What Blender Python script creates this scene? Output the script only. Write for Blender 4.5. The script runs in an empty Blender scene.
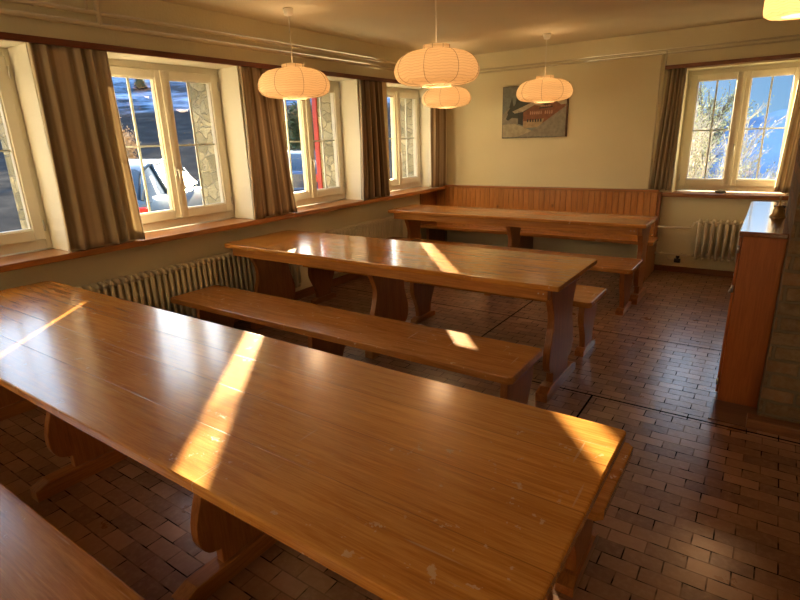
import bpy, bmesh, math, random
from mathutils import Vector, Matrix, Euler
random.seed(7)
S = bpy.context.scene
COL = S.collection
PI = math.pi

# ------------------------------------------------------------------ helpers
class MB:
    """collects shapes into one bmesh and links them as one mesh object"""
    def __init__(s):
        s.bm = bmesh.new()
        s.uv = None
    def _mi(s, faces, mi):
        for f in faces: f.material_index = mi
    def box(s, x0, x1, y0, y1, z0, z1, mi=0, bev=0.0, seg=2):
        bm = bmesh.new()
        vs = [bm.verts.new(p) for p in ((x0,y0,z0),(x1,y0,z0),(x1,y1,z0),(x0,y1,z0),(x0,y0,z1),(x1,y0,z1),(x1,y1,z1),(x0,y1,z1))]
        for q in ((0,3,2,1),(4,5,6,7),(0,1,5,4),(1,2,6,5),(2,3,7,6),(3,0,4,7)): bm.faces.new([vs[i] for i in q])
        if bev > 0: bmesh.ops.bevel(bm, geom=bm.edges[:], offset=bev, segments=seg, affect='EDGES', profile=.5)
        s._merge(bm, mi); return s
    def _merge(s, bm, mi=0, M=None):
        if M is not None: bmesh.ops.transform(bm, matrix=M, verts=bm.verts[:])
        mp = {}
        for v in bm.verts: mp[v] = s.bm.verts.new(v.co)
        for f in bm.faces:
            try:
                g = s.bm.faces.new([mp[v] for v in f.verts]); g.material_index = mi; g.smooth = f.smooth
            except ValueError: pass
        bm.free()
    def prism(s, pts, axis, a, b, mi=0, bev=0.0):
        """pts: polygon in the plane normal to axis ('x': (y,z), 'y': (x,z), 'z': (x,y))"""
        bm = bmesh.new()
        def P(p, t): return (t,p[0],p[1]) if axis == 'x' else (p[0],t,p[1]) if axis == 'y' else (p[0],p[1],t)
        A = [bm.verts.new(P(p,a)) for p in pts]; B = [bm.verts.new(P(p,b)) for p in pts]
        n = len(pts)
        bm.faces.new(A); bm.faces.new(B[::-1])
        side = []
        for i in range(n): side.append(bm.faces.new((A[i],B[i],B[(i+1)%n],A[(i+1)%n])))
        bmesh.ops.recalc_face_normals(bm, faces=bm.faces[:])
        if bev > 0:
            es = [e for e in bm.edges if any(v in A for v in e.verts) == all(v in A for v in e.verts)]
            bmesh.ops.bevel(bm, geom=es, offset=bev, segments=2, affect='EDGES', profile=.5)
        s._merge(bm, mi); return s
    def tube(s, pts, r, n=8, mi=0, cap=True, closed=False):
        pts = [Vector(p) for p in pts]; rr = r if isinstance(r, (list,tuple)) else [r]*len(pts)
        rings = []; N = len(pts); prev = None
        for i, p in enumerate(pts):
            if closed: d = pts[(i+1)%N]-pts[i-1]
            else: d = pts[min(i+1,N-1)]-pts[max(i-1,0)]
            d.normalize()
            if prev is None:
                a = Vector((0,0,1)) if abs(d.z) < .9 else Vector((1,0,0))
                u = d.cross(a).normalized()
            else:
                u = prev - d*prev.dot(d)
                if u.length < 1e-6: u = d.orthogonal()
                u.normalize()
            prev = u; w = d.cross(u)
            rings.append([s.bm.verts.new(p+(u*math.cos(2*PI*k/n)+w*math.sin(2*PI*k/n))*rr[i]) for k in range(n)])
        m = N if closed else N-1
        for i in range(m):
            A, B = rings[i], rings[(i+1)%N]
            for k in range(n):
                f = s.bm.faces.new((A[k],A[(k+1)%n],B[(k+1)%n],B[k])); f.smooth = True; f.material_index = mi
        if cap and not closed:
            for R in (rings[0][::-1], rings[-1]):
                if n > 2:
                    f = s.bm.faces.new(R); f.material_index = mi
        return s
    def lathe(s, prof, n=32, c=(0,0,0), mi=0, smooth=True):
        """prof: (radius, z) list; radius 0 closes"""
        rings = []
        for r, z in prof:
            if r <= 1e-6: rings.append([s.bm.verts.new((c[0],c[1],c[2]+z))])
            else: rings.append([s.bm.verts.new((c[0]+r*math.cos(2*PI*k/n),c[1]+r*math.sin(2*PI*k/n),c[2]+z)) for k in range(n)])
        for A, B in zip(rings, rings[1:]):
            for k in range(n):
                a, b = A[k%len(A)], A[(k+1)%len(A)]; c2, d = B[(k+1)%len(B)], B[k%len(B)]
                vs = []
                for v in (a,b,c2,d):
                    if v not in vs: vs.append(v)
                if len(vs) > 2:
                    f = s.bm.faces.new(vs); f.smooth = smooth; f.material_index = mi
        return s
    def grid(s, fn, nu, nv, mi=0, smooth=True):
        V = [[s.bm.verts.new(fn(i/nu, j/nv)) for j in range(nv+1)] for i in range(nu+1)]
        for i in range(nu):
            for j in range(nv):
                f = s.bm.faces.new((V[i][j],V[i+1][j],V[i+1][j+1],V[i][j+1])); f.smooth = smooth; f.material_index = mi
        return s
    def build(s, name, mats, parent=None, recalc=False, loc=None, label=None):
        if recalc: bmesh.ops.recalc_face_normals(s.bm, faces=s.bm.faces[:])
        me = bpy.data.meshes.new(name); s.bm.to_mesh(me); s.bm.free()
        if not isinstance(mats, (list,tuple)): mats = [mats]
        for m in mats: me.materials.append(m)
        o = bpy.data.objects.new(name, me); COL.objects.link(o)
        if parent: o.parent = parent
        if loc: o.location = loc
        if label: o['label'] = label
        return o

def tag(o, label, cat, group=None, kind=None):
    o['label'] = label; o['category'] = cat
    if group: o['group'] = group
    if kind: o['kind'] = kind
    return o
def empty(name, loc=(0,0,0), rz=0, parent=None):
    o = bpy.data.objects.new(name, None); COL.objects.link(o); o.location = loc; o.rotation_euler = (0,0,rz)
    o.empty_display_size = .1
    if parent: o.parent = parent
    return o
def structure(o, label=None, cat='structure'):
    o['kind'] = 'structure'
    if label: o['label'] = label; o['category'] = cat
    return o
CH = {}
def copy_tree(o, parent=None):
    c = o.copy(); COL.objects.link(c)
    if parent: c.parent = parent
    for ch in [x for x in COL.objects if x.parent == o]: copy_tree(ch, c)
    return c

# ------------------------------------------------------------------ materials
def mat(name):
    m = bpy.data.materials.new(name); m.use_nodes = True
    nt = m.node_tree; nt.nodes.clear()
    out = nt.nodes.new('ShaderNodeOutputMaterial'); b = nt.nodes.new('ShaderNodeBsdfPrincipled')
    nt.links.new(b.outputs[0], out.inputs[0])
    return m, nt, b
class N:
    def __init__(s, nt): s.nt = nt
    def n(s, t, **kw):
        x = s.nt.nodes.new(t)
        for k, v in kw.items(): setattr(x, k, v)
        return x
    def l(s, a, b): s.nt.links.new(a, b)
    def coord(s, kind='Object', scale=(1,1,1), rot=(0,0,0), loc=(0,0,0)):
        if kind == 'World':
            g = s.n('ShaderNodeNewGeometry'); o = g.outputs['Position']
        else:
            t = s.n('ShaderNodeTexCoord'); o = t.outputs[kind]
        mp = s.n('ShaderNodeMapping'); s.l(o, mp.inputs[0])
        mp.inputs['Scale'].default_value = scale; mp.inputs['Rotation'].default_value = rot; mp.inputs['Location'].default_value = loc
        return mp.outputs[0]
    def noise(s, vec, sc=5, det=4, rough=.5, dist=0):
        t = s.n('ShaderNodeTexNoise'); s.l(vec, t.inputs['Vector'])
        t.inputs['Scale'].default_value = sc; t.inputs['Detail'].default_value = det
        t.inputs['Roughness'].default_value = rough; t.inputs['Distortion'].default_value = dist
        return t.outputs['Fac']
    def ramp(s, fac, stops):
        r = s.n('ShaderNodeValToRGB'); s.l(fac, r.inputs[0]); cr = r.color_ramp
        while len(cr.elements) > 1: cr.elements.remove(cr.elements[-1])
        cr.elements[0].position = stops[0][0]; cr.elements[0].color = col(stops[0][1])
        for p, c in stops[1:]:
            e = cr.elements.new(p); e.color = col(c)
        return r.outputs[0]
    def mix(s, fac, a, b, mode='MIX'):
        m = s.n('ShaderNodeMix', data_type='RGBA', blend_type=mode)
        for sock, v in ((m.inputs[0], fac), (m.inputs[6], a), (m.inputs[7], b)):
            if hasattr(v, 'is_linked') or isinstance(v, bpy.types.NodeSocket): s.l(v, sock)
            elif isinstance(v, (int,float)): sock.default_value = v
            else: sock.default_value = col(v)
        return m.outputs[2]
    def math(s, op, a, b=None, c=None):
        m = s.n('ShaderNodeMath', operation=op)
        for i, v in enumerate((a,b,c)):
            if v is None: continue
            if isinstance(v, bpy.types.NodeSocket): s.l(v, m.inputs[i])
            else: m.inputs[i].default_value = v
        return m.outputs[0]
    def bump(s, h, strength=.3, dist=.01, normal=None):
        b = s.n('ShaderNodeBump'); s.l(h, b.inputs['Height']); b.inputs['Strength'].default_value = strength
        b.inputs['Distance'].default_value = dist
        if normal: s.l(normal, b.inputs['Normal'])
        return b.outputs[0]
def col(c):
    if isinstance(c, (int,float)): return (c,c,c,1)
    return (*c,1) if len(c) == 3 else tuple(c)

def plain(name, c, rough=.5, metal=0, spec=.5, coat=0, noise=.06, nsc=8, bump=0):
    m, nt, b = mat(name); g = N(nt)
    v = g.coord('Object'); f = g.noise(v, nsc, 4)
    lo = tuple(x*(1-noise*2) for x in c); hi = tuple(min(1,x*(1+noise)) for x in c)
    g.l(g.ramp(f, [(.3,lo),(.7,hi)]), b.inputs['Base Color'])
    b.inputs['Roughness'].default_value = rough; b.inputs['Metallic'].default_value = metal
    b.inputs['Specular IOR Level'].default_value = spec; b.inputs['Coat Weight'].default_value = coat
    if bump: g.l(g.bump(g.noise(v, nsc*8, 5), bump, .004), b.inputs['Normal'])
    return m

def wood(name, c1, c2, along='x', plank=.0, off=0., wear=0., rough=.25, coat=.35, knots=False, gs=1.0, seam_dark=.25, space='Object'):
    """varnished wood: grain along an axis, plank seams, pale chips where the varnish is worn"""
    m, nt, b = mat(name); g = N(nt)
    sc = {'x':(1.5,30,30),'y':(30,1.5,30),'z':(30,30,1.5)}[along]
    v0 = g.coord(space); sep = g.n('ShaderNodeSeparateXYZ'); g.l(v0, sep.inputs[0])
    across = sep.outputs['Y' if along == 'x' else 'X']
    v = g.coord(space, tuple(a*gs for a in sc))
    if plank:
        q = g.math('DIVIDE', g.math('ADD', across, off), plank)
        fl = g.math('FLOOR', q); fr = g.math('FRACT', q)
        wn = g.n('ShaderNodeTexWhiteNoise', noise_dimensions='1D'); g.l(fl, wn.inputs['W'])
        cmb = g.n('ShaderNodeCombineXYZ'); g.l(g.math('MULTIPLY', wn.outputs['Value'], 7.0), cmb.inputs[0]); g.l(g.math('MULTIPLY', wn.outputs['Value'], 13.0), cmb.inputs[2])
        va = g.n('ShaderNodeVectorMath', operation='ADD'); g.l(v, va.inputs[0]); g.l(cmb.outputs[0], va.inputs[1]); v = va.outputs[0]
    n1 = g.noise(v, 1.6, 6, .62, .9); n2 = g.noise(v, 6, 4, .7, .3)
    n3 = g.noise(g.coord(space, (1,1,1)), 1.7, 3)
    f = g.math('ADD', g.math('MULTIPLY', n1, .45), g.math('ADD', g.math('MULTIPLY', n2, .37), g.math('MULTIPLY', n3, .20)))
    dk = tuple(x*.62 for x in c1)
    c = g.ramp(f, [(.32,dk),(.45,c1),(.58,c2),(.75,tuple(min(1,x*1.12) for x in c2))])
    h = g.math('MULTIPLY', n2, .25)
    if plank:
        tone = g.math('ADD', g.math('MULTIPLY', wn.outputs['Value'], .22), .88)
        cc = g.n('ShaderNodeCombineColor'); [g.l(tone, cc.inputs[i]) for i in range(3)]
        c = g.mix(1.0, c, cc.outputs[0], 'MULTIPLY')
        d = g.math('MINIMUM', fr, g.math('SUBTRACT', 1.0, fr))
        seam = g.math('SMOOTH_MIN', g.math('MULTIPLY', d, plank/.0022), 1.0, .1)
        c = g.mix(g.math('MULTIPLY', g.math('SUBTRACT', 1.0, seam), 1-seam_dark), c, tuple(x*.3 for x in c1))
        h = g.math('ADD', h, g.math('MULTIPLY', seam, 1.2))
    if knots:
        vo = g.n('ShaderNodeTexVoronoi'); g.l(g.coord(space, (5,5,3.2)), vo.inputs['Vector']); vo.inputs['Scale'].default_value = 1.0
        k = g.ramp(vo.outputs['Distance'], [(.03,(1,1,1)),(.11,(0,0,0))])
        c = g.mix(g.math('MULTIPLY', k, .8), c, tuple(x*.22 for x in c1))
    if wear:
        w1 = g.noise(g.coord(space, (1,1.6,1)), 2.3, 2, .5)
        w2 = g.noise(g.coord(space, (1,1,1)), 24, 4, .62)
        ww = g.math('MULTIPLY', g.ramp(w2, [(.66-.025*wear,(0,0,0)),(.68-.025*wear,(1,1,1))]), g.ramp(w1, [(.46,(0,0,0)),(.51,(1,1,1))]))
        sc_ = g.noise(g.coord(space, (3.5,60,1), (0,0,.35)), 1.1, 2, .3)
        s1 = g.ramp(sc_, [(.715,(0,0,0)),(.76,(1,1,1))])
        sc2 = g.noise(g.coord(space, (70,4,1), (0,0,.5)), 1.0, 2, .3)
        s2 = g.ramp(sc2, [(.75,(0,0,0)),(.77,(1,1,1))])
        al = g.math('MINIMUM', g.math('ADD', ww, g.math('MULTIPLY', g.math('ADD', s1, s2), .55)), 1.0)
        c = g.mix(g.math('MULTIPLY', al, .7), c, (.66,.46,.26))
        h = g.math('SUBTRACT', h, g.math('MULTIPLY', al, .8))
        h = g.math('ADD', h, g.math('MULTIPLY', g.noise(g.coord(space, (1,1,1)), 20, 2), .7)); h = g.math('ADD', h, g.math('MULTIPLY', g.noise(g.coord(space, (1,1,1)), 170, 2), .6))
    g.l(c, b.inputs['Base Color']); b.inputs['Roughness'].default_value = rough
    b.inputs['Coat Weight'].default_value = coat; b.inputs['Coat Roughness'].default_value = max(.05, rough*.62); b.inputs['Coat IOR'].default_value = 1.6
    g.l(g.bump(h, .25, .002), b.inputs['Normal'])
    return m

def plaster(name, c, sc=60, st=.35):
    m, nt, b = mat(name); g = N(nt); v = g.coord('World')
    n1 = g.noise(v, sc, 5, .6); n2 = g.noise(v, 1.2, 3)
    g.l(g.ramp(n2, [(.3,tuple(x*.93 for x in c)),(.7,c)]), b.inputs['Base Color'])
    b.inputs['Roughness'].default_value = .85; b.inputs['Specular IOR Level'].default_value = .2
    g.l(g.bump(n1, st, .006), b.inputs['Normal'])
    return m

def floor_mat():
    m, nt, b = mat('terracotta_tiles'); g = N(nt)
    v = g.coord('World', loc=(.03,.01,0)); 
    wob = g.n('ShaderNodeTexNoise'); g.l(v, wob.inputs['Vector']); wob.inputs['Scale'].default_value = 6; wob.inputs['Detail'].default_value = 2
    sub = g.n('ShaderNodeVectorMath', operation='MULTIPLY_ADD'); g.l(wob.outputs['Color'], sub.inputs[0]); sub.inputs[1].default_value = (.006,.006,0); g.l(v, sub.inputs[2])
    br = g.n('ShaderNodeTexBrick'); g.l(sub.outputs[0], br.inputs['Vector'])
    br.inputs['Scale'].default_value = 1.0; br.inputs['Mortar Size'].default_value = .0030; br.inputs['Mortar Smooth'].default_value = .25
    br.inputs['Brick Width'].default_value = .138; br.inputs['Row Height'].default_value = .0725; br.inputs['Bias'].default_value = 0
    br.offset = .5; br.inputs['Color1'].default_value = (0,0,0,1); br.inputs['Color2'].default_value = (1,1,1,1); br.inputs['Mortar'].default_value = (.5,.5,.5,1)
    tilec = g.ramp(br.outputs['Color'], [(0,(.17,.075,.04)),(.5,(.28,.135,.07)),(1,(.40,.21,.125))])
    sm = g.noise(v, 3.1, 6, .6); sm2 = g.noise(v, 38, 4, .6)
    c = g.mix(g.ramp(sm, [(.35,(0,0,0)),(.7,(.6,.6,.6))]), tilec, (.19,.085,.045))
    c = g.mix(g.ramp(sm2, [(.45,(0,0,0)),(.75,(.35,.35,.35))]), c, (.42,.26,.17))
    mort = br.outputs['Fac']
    # some joints are wide open and black, the others filled
    wide = g.ramp(g.noise(v, 11, 1), [(.47,(.3,.3,.3)),(.60,(1,1,1))])
    c = g.mix(g.math('MULTIPLY', mort, wide), c, (.012,.009,.008))
    # long expansion joints between the fields of tiles
    sep = g.n('ShaderNodeSeparateXYZ'); gg = g.n('ShaderNodeNewGeometry'); g.l(gg.outputs['Position'], sep.inputs[0])
    near = lambda a, c0, w_: g.math('LESS_THAN', g.math('ABSOLUTE', g.math('SUBTRACT', a, c0)), w_)
    X_, Y_ = sep.outputs['X'], sep.outputs['Y']; front = g.math('LESS_THAN', Y_, -3.462)
    jx = g.math('MAXIMUM', g.math('MULTIPLY', near(X_, 2.97, .006), front), g.math('MULTIPLY', near(X_, 1.956, .006), g.math('SUBTRACT', 1.0, front)))
    jy = g.math('MAXIMUM', near(Y_, -3.462, .007), near(Y_, -2.312, .006))
    j = g.math('MAXIMUM', jx, jy)
    c = g.mix(j, c, (.008,.007,.006))
    g.l(c, b.inputs['Base Color'])
    g.l(g.math('ADD', g.math('MULTIPLY', sm, .22), g.math('ADD', .20, g.math('MULTIPLY', mort, .3))), b.inputs['Roughness'])
    h = g.math('SUBTRACT', g.math('ADD', g.math('MULTIPLY', g.noise(v, 14, 4), .5), g.math('MULTIPLY', br.outputs['Color'], .35)), g.math('ADD', g.math('MULTIPLY', mort, 1.4), g.math('MULTIPLY', j, 2)))
    g.l(g.bump(h, .55, .004), b.inputs['Normal'])
    gap = g.math('MINIMUM', g.math('ADD', g.math('MULTIPLY', mort, wide), j), 1.0)
    g.l(g.math('MULTIPLY', g.math('SUBTRACT', 1.0, gap), .6), b.inputs['Coat Weight']); b.inputs['Coat Roughness'].default_value = .22
    g.l(g.math('MULTIPLY', g.math('SUBTRACT', 1.0, gap), .5), b.inputs['Specular IOR Level'])
    return m

def brick_mat():
    m, nt, b = mat('rough_brick'); g = N(nt)
    gg = g.n('ShaderNodeNewGeometry'); sp = g.n('ShaderNodeSeparateXYZ'); g.l(gg.outputs['Position'], sp.inputs[0])
    cb = g.n('ShaderNodeCombineXYZ'); g.l(g.math('ADD', sp.outputs['X'], g.math('MULTIPLY', sp.outputs['Y'], 1.0)), cb.inputs[0]); g.l(sp.outputs['Z'], cb.inputs[1])
    nn = g.n('ShaderNodeTexNoise'); g.l(gg.outputs['Position'], nn.inputs['Vector']); nn.inputs['Scale'].default_value = 9
    ad = g.n('ShaderNodeVectorMath', operation='MULTIPLY_ADD'); g.l(nn.outputs['Color'], ad.inputs[0]); ad.inputs[1].default_value = (.02,.02,0); g.l(cb.outputs[0], ad.inputs[2])
    br = g.n('ShaderNodeTexBrick'); g.l(ad.outputs[0], br.inputs['Vector'])
    for k, x in (('Scale',1),('Mortar Size',.009),('Mortar Smooth',.4),('Brick Width',.24),('Row Height',.078)): br.inputs[k].default_value = x
    br.inputs['Color1'].default_value = (0,0,0,1); br.inputs['Color2'].default_value = (1,1,1,1)
    c = g.ramp(br.outputs['Color'], [(0,(.15,.09,.045)),(.5,(.22,.13,.06)),(1,(.30,.15,.07))])
    n = g.noise(gg.outputs['Position'], 22, 6, .7)
    c = g.mix(g.ramp(n, [(.4,(0,0,0)),(.75,(.7,.7,.7))]), c, (.32,.24,.14))
    c = g.mix(br.outputs['Fac'], c, (.20,.15,.09))
    g.l(c, b.inputs['Base Color']); b.inputs['Roughness'].default_value = .9
    g.l(g.bump(g.math('SUBTRACT', n, br.outputs['Fac']), .8, .02), b.inputs['Normal'])
    return m

def stone_mat():
    m, nt, b = mat('field_stone'); g = N(nt)
    v0 = g.coord('World', (1,1,1.3)); dn = g.n('ShaderNodeTexNoise'); g.l(v0, dn.inputs['Vector']); dn.inputs['Scale'].default_value = 7; dn.inputs['Detail'].default_value = 4; vm = g.n('ShaderNodeVectorMath', operation='MULTIPLY_ADD'); g.l(dn.outputs['Color'], vm.inputs[0]); vm.inputs[1].default_value = (.12,.12,.12); g.l(v0, vm.inputs[2]); v = vm.outputs[0]; vo = g.n('ShaderNodeTexVoronoi'); g.l(v, vo.inputs['Vector']); vo.inputs['Scale'].default_value = 7.5
    ve = g.n('ShaderNodeTexVoronoi', feature='DISTANCE_TO_EDGE'); g.l(v, ve.inputs['Vector']); ve.inputs['Scale'].default_value = 7.5
    sp = g.n('ShaderNodeSeparateColor'); g.l(vo.outputs['Color'], sp.inputs[0])
    c = g.ramp(sp.outputs[0], [(0,(.22,.18,.10)),(.4,(.40,.33,.20)),(.7,(.56,.46,.28)),(1,(.34,.31,.22))])
    n = g.noise(v, 16, 6, .7); c = g.mix(g.ramp(n, [(.35,(0,0,0)),(.7,(.6,.6,.6))]), c, (.16,.17,.10))
    e = g.ramp(ve.outputs['Distance'], [(.01,(.6,.6,.6)),(.06,(0,0,0))])
    c = g.mix(e, c, (.30,.27,.19)); g.l(c, b.inputs['Base Color']); b.inputs['Roughness'].default_value = .95
    g.l(g.bump(g.math('SUBTRACT', n, e), .9, .03), b.inputs['Normal'])
    return m

def curtain_mat(name, c_light, c_dark, freq):
    m, nt, b = mat(name); g = N(nt)
    t = g.n('ShaderNodeTexCoord'); sp = g.n('ShaderNodeSeparateXYZ'); g.l(t.outputs['UV'], sp.inputs[0])
    u = g.math('MULTIPLY', sp.outputs['X'], freq)
    w = g.math('SINE', u); w2 = g.math('SINE', g.math('MULTIPLY', u, 2.7))
    nz = g.noise(g.coord('UV', (60,60,1)), 8, 3)
    f = g.math('ADD', g.math('MULTIPLY', w, .33), g.math('ADD', g.math('MULTIPLY', w2, .17), g.math('ADD', g.math('MULTIPLY', nz, .35), .33)))
    c = g.ramp(f, [(.12,c_dark),(.5,tuple(a*.6+b_*.4 for a,b_ in zip(c_light,c_dark))),(.8,c_light)])
    wx = g.math('SINE', g.math('MULTIPLY', sp.outputs['X'], 1900)); wz = g.math('SINE', g.math('MULTIPLY', sp.outputs['Y'], 1900))
    wv = g.math('MULTIPLY', wx, wz)
    g.l(c, b.inputs['Base Color']); b.inputs['Roughness'].default_value = .9; b.inputs['Sheen Weight'].default_value = .3
    b.inputs['Specular IOR Level'].default_value = .15
    g.l(g.bump(g.math('ADD', g.math('MULTIPLY', wv, .3), nz), .35, .003), b.inputs['Normal'])
    tr = g.n('ShaderNodeBsdfTranslucent'); g.l(c, tr.inputs[0]); mx = g.n('ShaderNodeMixShader'); mx.inputs[0].default_value = .22
    out = [x for x in nt.nodes if x.type == 'OUTPUT_MATERIAL'][0]
    g.l(b.outputs[0], mx.inputs[1]); g.l(tr.outputs[0], mx.inputs[2]); g.l(mx.outputs[0], out.inputs[0])
    return m

def glass_mat():
    m = bpy.data.materials.new('window_glass'); m.use_nodes = True; nt = m.node_tree; nt.nodes.clear(); g = N(nt)
    out = g.n('ShaderNodeOutputMaterial'); tr = g.n('ShaderNodeBsdfTransparent'); gl = g.n('ShaderNodeBsdfGlossy')
    tr.inputs[0].default_value = (.96,.98,.97,1); gl.inputs['Roughness'].default_value = .02
    lw = g.n('ShaderNodeLayerWeight'); lw.inputs[0].default_value = .5
    fr = g.math('ADD', g.math('MULTIPLY', g.math('POWER', lw.outputs['Facing'], 4.5), .6), .035)
    mx = g.n('ShaderNodeMixShader'); g.l(fr, mx.inputs[0]); g.l(tr.outputs[0], mx.inputs[1]); g.l(gl.outputs[0], mx.inputs[2]); g.l(mx.outputs[0], out.inputs[0])
    return m

def paper_mat():
    m, nt, b = mat('lantern_paper'); g = N(nt)
    v = g.coord('Object'); sp = g.n('ShaderNodeSeparateXYZ'); g.l(v, sp.inputs[0])
    ang = g.math('ARCTAN2', sp.outputs['Y'], sp.outputs['X'])
    wob = g.noise(g.coord('Object', (11,11,3)), 1.0, 2)
    z = g.math('ADD', sp.outputs['Z'], g.math('MULTIPLY', wob, .045))
    s = g.math('SINE', g.math('MULTIPLY', z, 2*PI/.0165))
    line = g.ramp(s, [(.55,(0,0,0)),(.95,(1,1,1))])
    c = g.mix(g.math('MULTIPLY', line, .42), (.86,.72,.50), (.50,.36,.20))
    g.l(c, b.inputs['Base Color']); b.inputs['Roughness'].default_value = .8; b.inputs['Specular IOR Level'].default_value = .1
    g.l(g.bump(s, .4, .003), b.inputs['Normal'])
    tr = g.n('ShaderNodeBsdfTranslucent'); g.l(c, tr.inputs[0]); mx = g.n('ShaderNodeMixShader'); mx.inputs[0].default_value = .22
    out = [x for x in nt.nodes if x.type == 'OUTPUT_MATERIAL'][0]
    g.l(b.outputs[0], mx.inputs[1]); g.l(tr.outputs[0], mx.inputs[2]); g.l(mx.outputs[0], out.inputs[0])
    return m

def emit(name, c, s):
    m = bpy.data.materials.new(name); m.use_nodes = True; nt = m.node_tree; nt.nodes.clear(); g = N(nt)
    out = g.n('ShaderNodeOutputMaterial'); e = g.n('ShaderNodeEmission'); e.inputs[0].default_value = col(c); e.inputs[1].default_value = s
    g.l(e.outputs[0], out.inputs[0]); return m

C1, C2 = (.54,.20,.030), (.71,.32,.06)
M = {}
M['table1'] = wood('oak_table_varnish', C1, C2, 'x', .197, .003, wear=1.3, rough=.26, coat=.75)
M['table2'] = wood('oak_table_gloss', (.48,.19,.034), (.66,.30,.065), 'x', .19, .01, wear=.5, rough=.2, coat=.6)
M['table3'] = wood('oak_table_far', (.48,.18,.034), (.64,.28,.06), 'x', .16, .01, wear=.6, rough=.25)
M['bench'] = wood('oak_bench', (.36,.14,.03), (.50,.21,.05), 'x', .0, 0, wear=.25, rough=.27)
M['leg'] = wood('beech_legs', (.26,.085,.02), (.36,.13,.032), 'z', rough=.38, coat=.1)
M['foot'] = wood('beech_feet', (.28,.095,.022), (.40,.15,.035), 'y', rough=.3, coat=.3)
M['apron'] = wood('oak_apron', (.36,.14,.03), (.50,.21,.05), 'x', rough=.32, coat=.25)
M['pine'] = wood('knotty_pine_boards', (.46,.18,.045), (.60,.27,.075), 'z', .0665, 1.34, rough=.3, coat=.3, knots=True, seam_dark=.0)
M['pine_rail'] = wood('pine_rail', (.32,.115,.028), (.45,.18,.045), 'x', rough=.3)
M['rail_red'] = wood('red_brown_rail', (.115,.028,.012), (.17,.045,.018), 'y', rough=.45, coat=.1)
M['rail_red_x'] = wood('red_brown_rail_x', (.16,.05,.02), (.23,.08,.03), 'x', rough=.45, coat=.1)
M['sill'] = wood('window_sill_wood', (.34,.13,.035), (.46,.20,.06), 'y', rough=.35, coat=.3)
M['sill_x'] = wood('window_sill_wood_x', (.26,.09,.028), (.36,.14,.04), 'x', rough=.35, coat=.3)
M['cab'] = wood('cabinet_wood', (.34,.085,.016), (.42,.115,.024), 'z', rough=.35, coat=.25)
M['cab_top'] = wood('cabinet_top_wood', (.17,.055,.025), (.24,.08,.035), 'y', rough=.16, coat=.8)
M['plate'] = wood('floor_board_wood', (.13,.055,.025), (.19,.085,.04), 'x', rough=.3)
M['skirt'] = wood('skirting_wood', (.17,.06,.02), (.24,.09,.03), 'x', rough=.4)
M['skirt_y'] = wood('skirting_wood_y', (.22,.08,.028), (.3,.12,.04), 'y', rough=.4)
M['wall'] = plaster('cream_plaster', (.82,.745,.52))
M['ceil'] = plaster('cream_ceiling', (.80,.73,.56), 30, .1)
M['reveal'] = plaster('window_reveal_plaster', (.84,.79,.66))
M['floor'] = floor_mat(); M['brick'] = brick_mat(); M['stone'] = stone_mat()
M['frame'] = plain('cream_window_paint', (.78,.72,.58), .4, noise=.02)
M['muntin'] = plain('white_glazing_bar', (.80,.79,.74), .4, noise=.02)
M['glass'] = glass_mat()
M['rad'] = plain('radiator_enamel', (.74,.66,.48), .6, spec=.3, noise=.03)
M['pipe'] = plain('painted_pipe', (.70,.62,.45), .75, spec=.2, noise=.03)
M['metal'] = plain('brushed_metal', (.6,.58,.54), .35, 1)
M['white'] = plain('white_plastic', (.80,.76,.66), .4, noise=.02)
M['paper'] = paper_mat(); M['wire'] = plain('lantern_wire', (.30,.19,.09), .5)
M['bulb'] = emit('warm_bulb', (1.0,.62,.28), 5)
M['brass'] = plain('aged_brass', (.55,.40,.18), .32, 1, noise=.15, nsc=30)
M['black'] = plain('black_plastic', (.02,.02,.022), .35)
M['pebble'] = plain('dark_stone', (.13,.12,.11), .7, noise=.2, nsc=40, bump=.5)
M['curt1'] = curtain_mat('curtain_tan_weave', (.76,.65,.47), (.42,.32,.21), 45)
M['curt2'] = curtain_mat('curtain_brown_stripe', (.70,.57,.40), (.26,.175,.11), 62)
M['curt3'] = curtain_mat('curtain_dark_stripe', (.56,.44,.30), (.17,.105,.065), 70)
M['curt4'] = curtain_mat('curtain_pale_stripe', (.72,.62,.45), (.34,.25,.16), 60)

# ------------------------------------------------------------------ room shell
RX, RY, H = 6.2, -9.0, 2.5
structure(MB().box(-.25,RX,RY,.2,-.12,0).build('floor', M['floor']))
structure(MB().box(-.7,RX+.2,RY-.2,.6,H,H+.2).build('ceiling', M['ceil']))
WZ0, WZ1 = .895, 2.13
LW = [(-4.93), (-3.41), (-1.87), (-.28)]            # right (far) jambs of the left windows
WW = 1.07
LW = [-6.47] + LW
def wall_with_holes(a0, a1, holes, d0, d1, axis, z0, z1, hz0, hz1):
    mb = MB()
    def bx(a, b, zz0, zz1):
        if b-a < 1e-4: return
        if axis == 'y': mb.box(d0,d1,a,b,zz0,zz1)
        else: mb.box(a,b,d0,d1,zz0,zz1)
    bx(a0,a1,z0,hz0); bx(a0,a1,hz1,z1)
    c = a0
    for h0, h1 in sorted(holes): bx(c,h0,hz0,hz1); c = h1
    bx(c,a1,hz0,hz1)
    return mb
holes = [(r-WW, r) for r in LW]
mbw = wall_with_holes(RY,.001,holes,-.28,0,'y',.853,H,WZ0-.002,WZ1)
mbw.box(-.28,-.12,RY,.001,0,.853)
wl = structure(mbw.build('wall_left', M['wall']))
sh = [(a+.015,b-.015) for a,b in holes]
wall_with_holes(RY-.4,.9,sh,-.64,-.281,'y',-.6,3.2,WZ0-.02,WZ1-.02).build('stone_facing', M['stone'], wl, label='rough field stone outside of the wall')
BW0, BW1 = 2.81, 3.83
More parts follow.
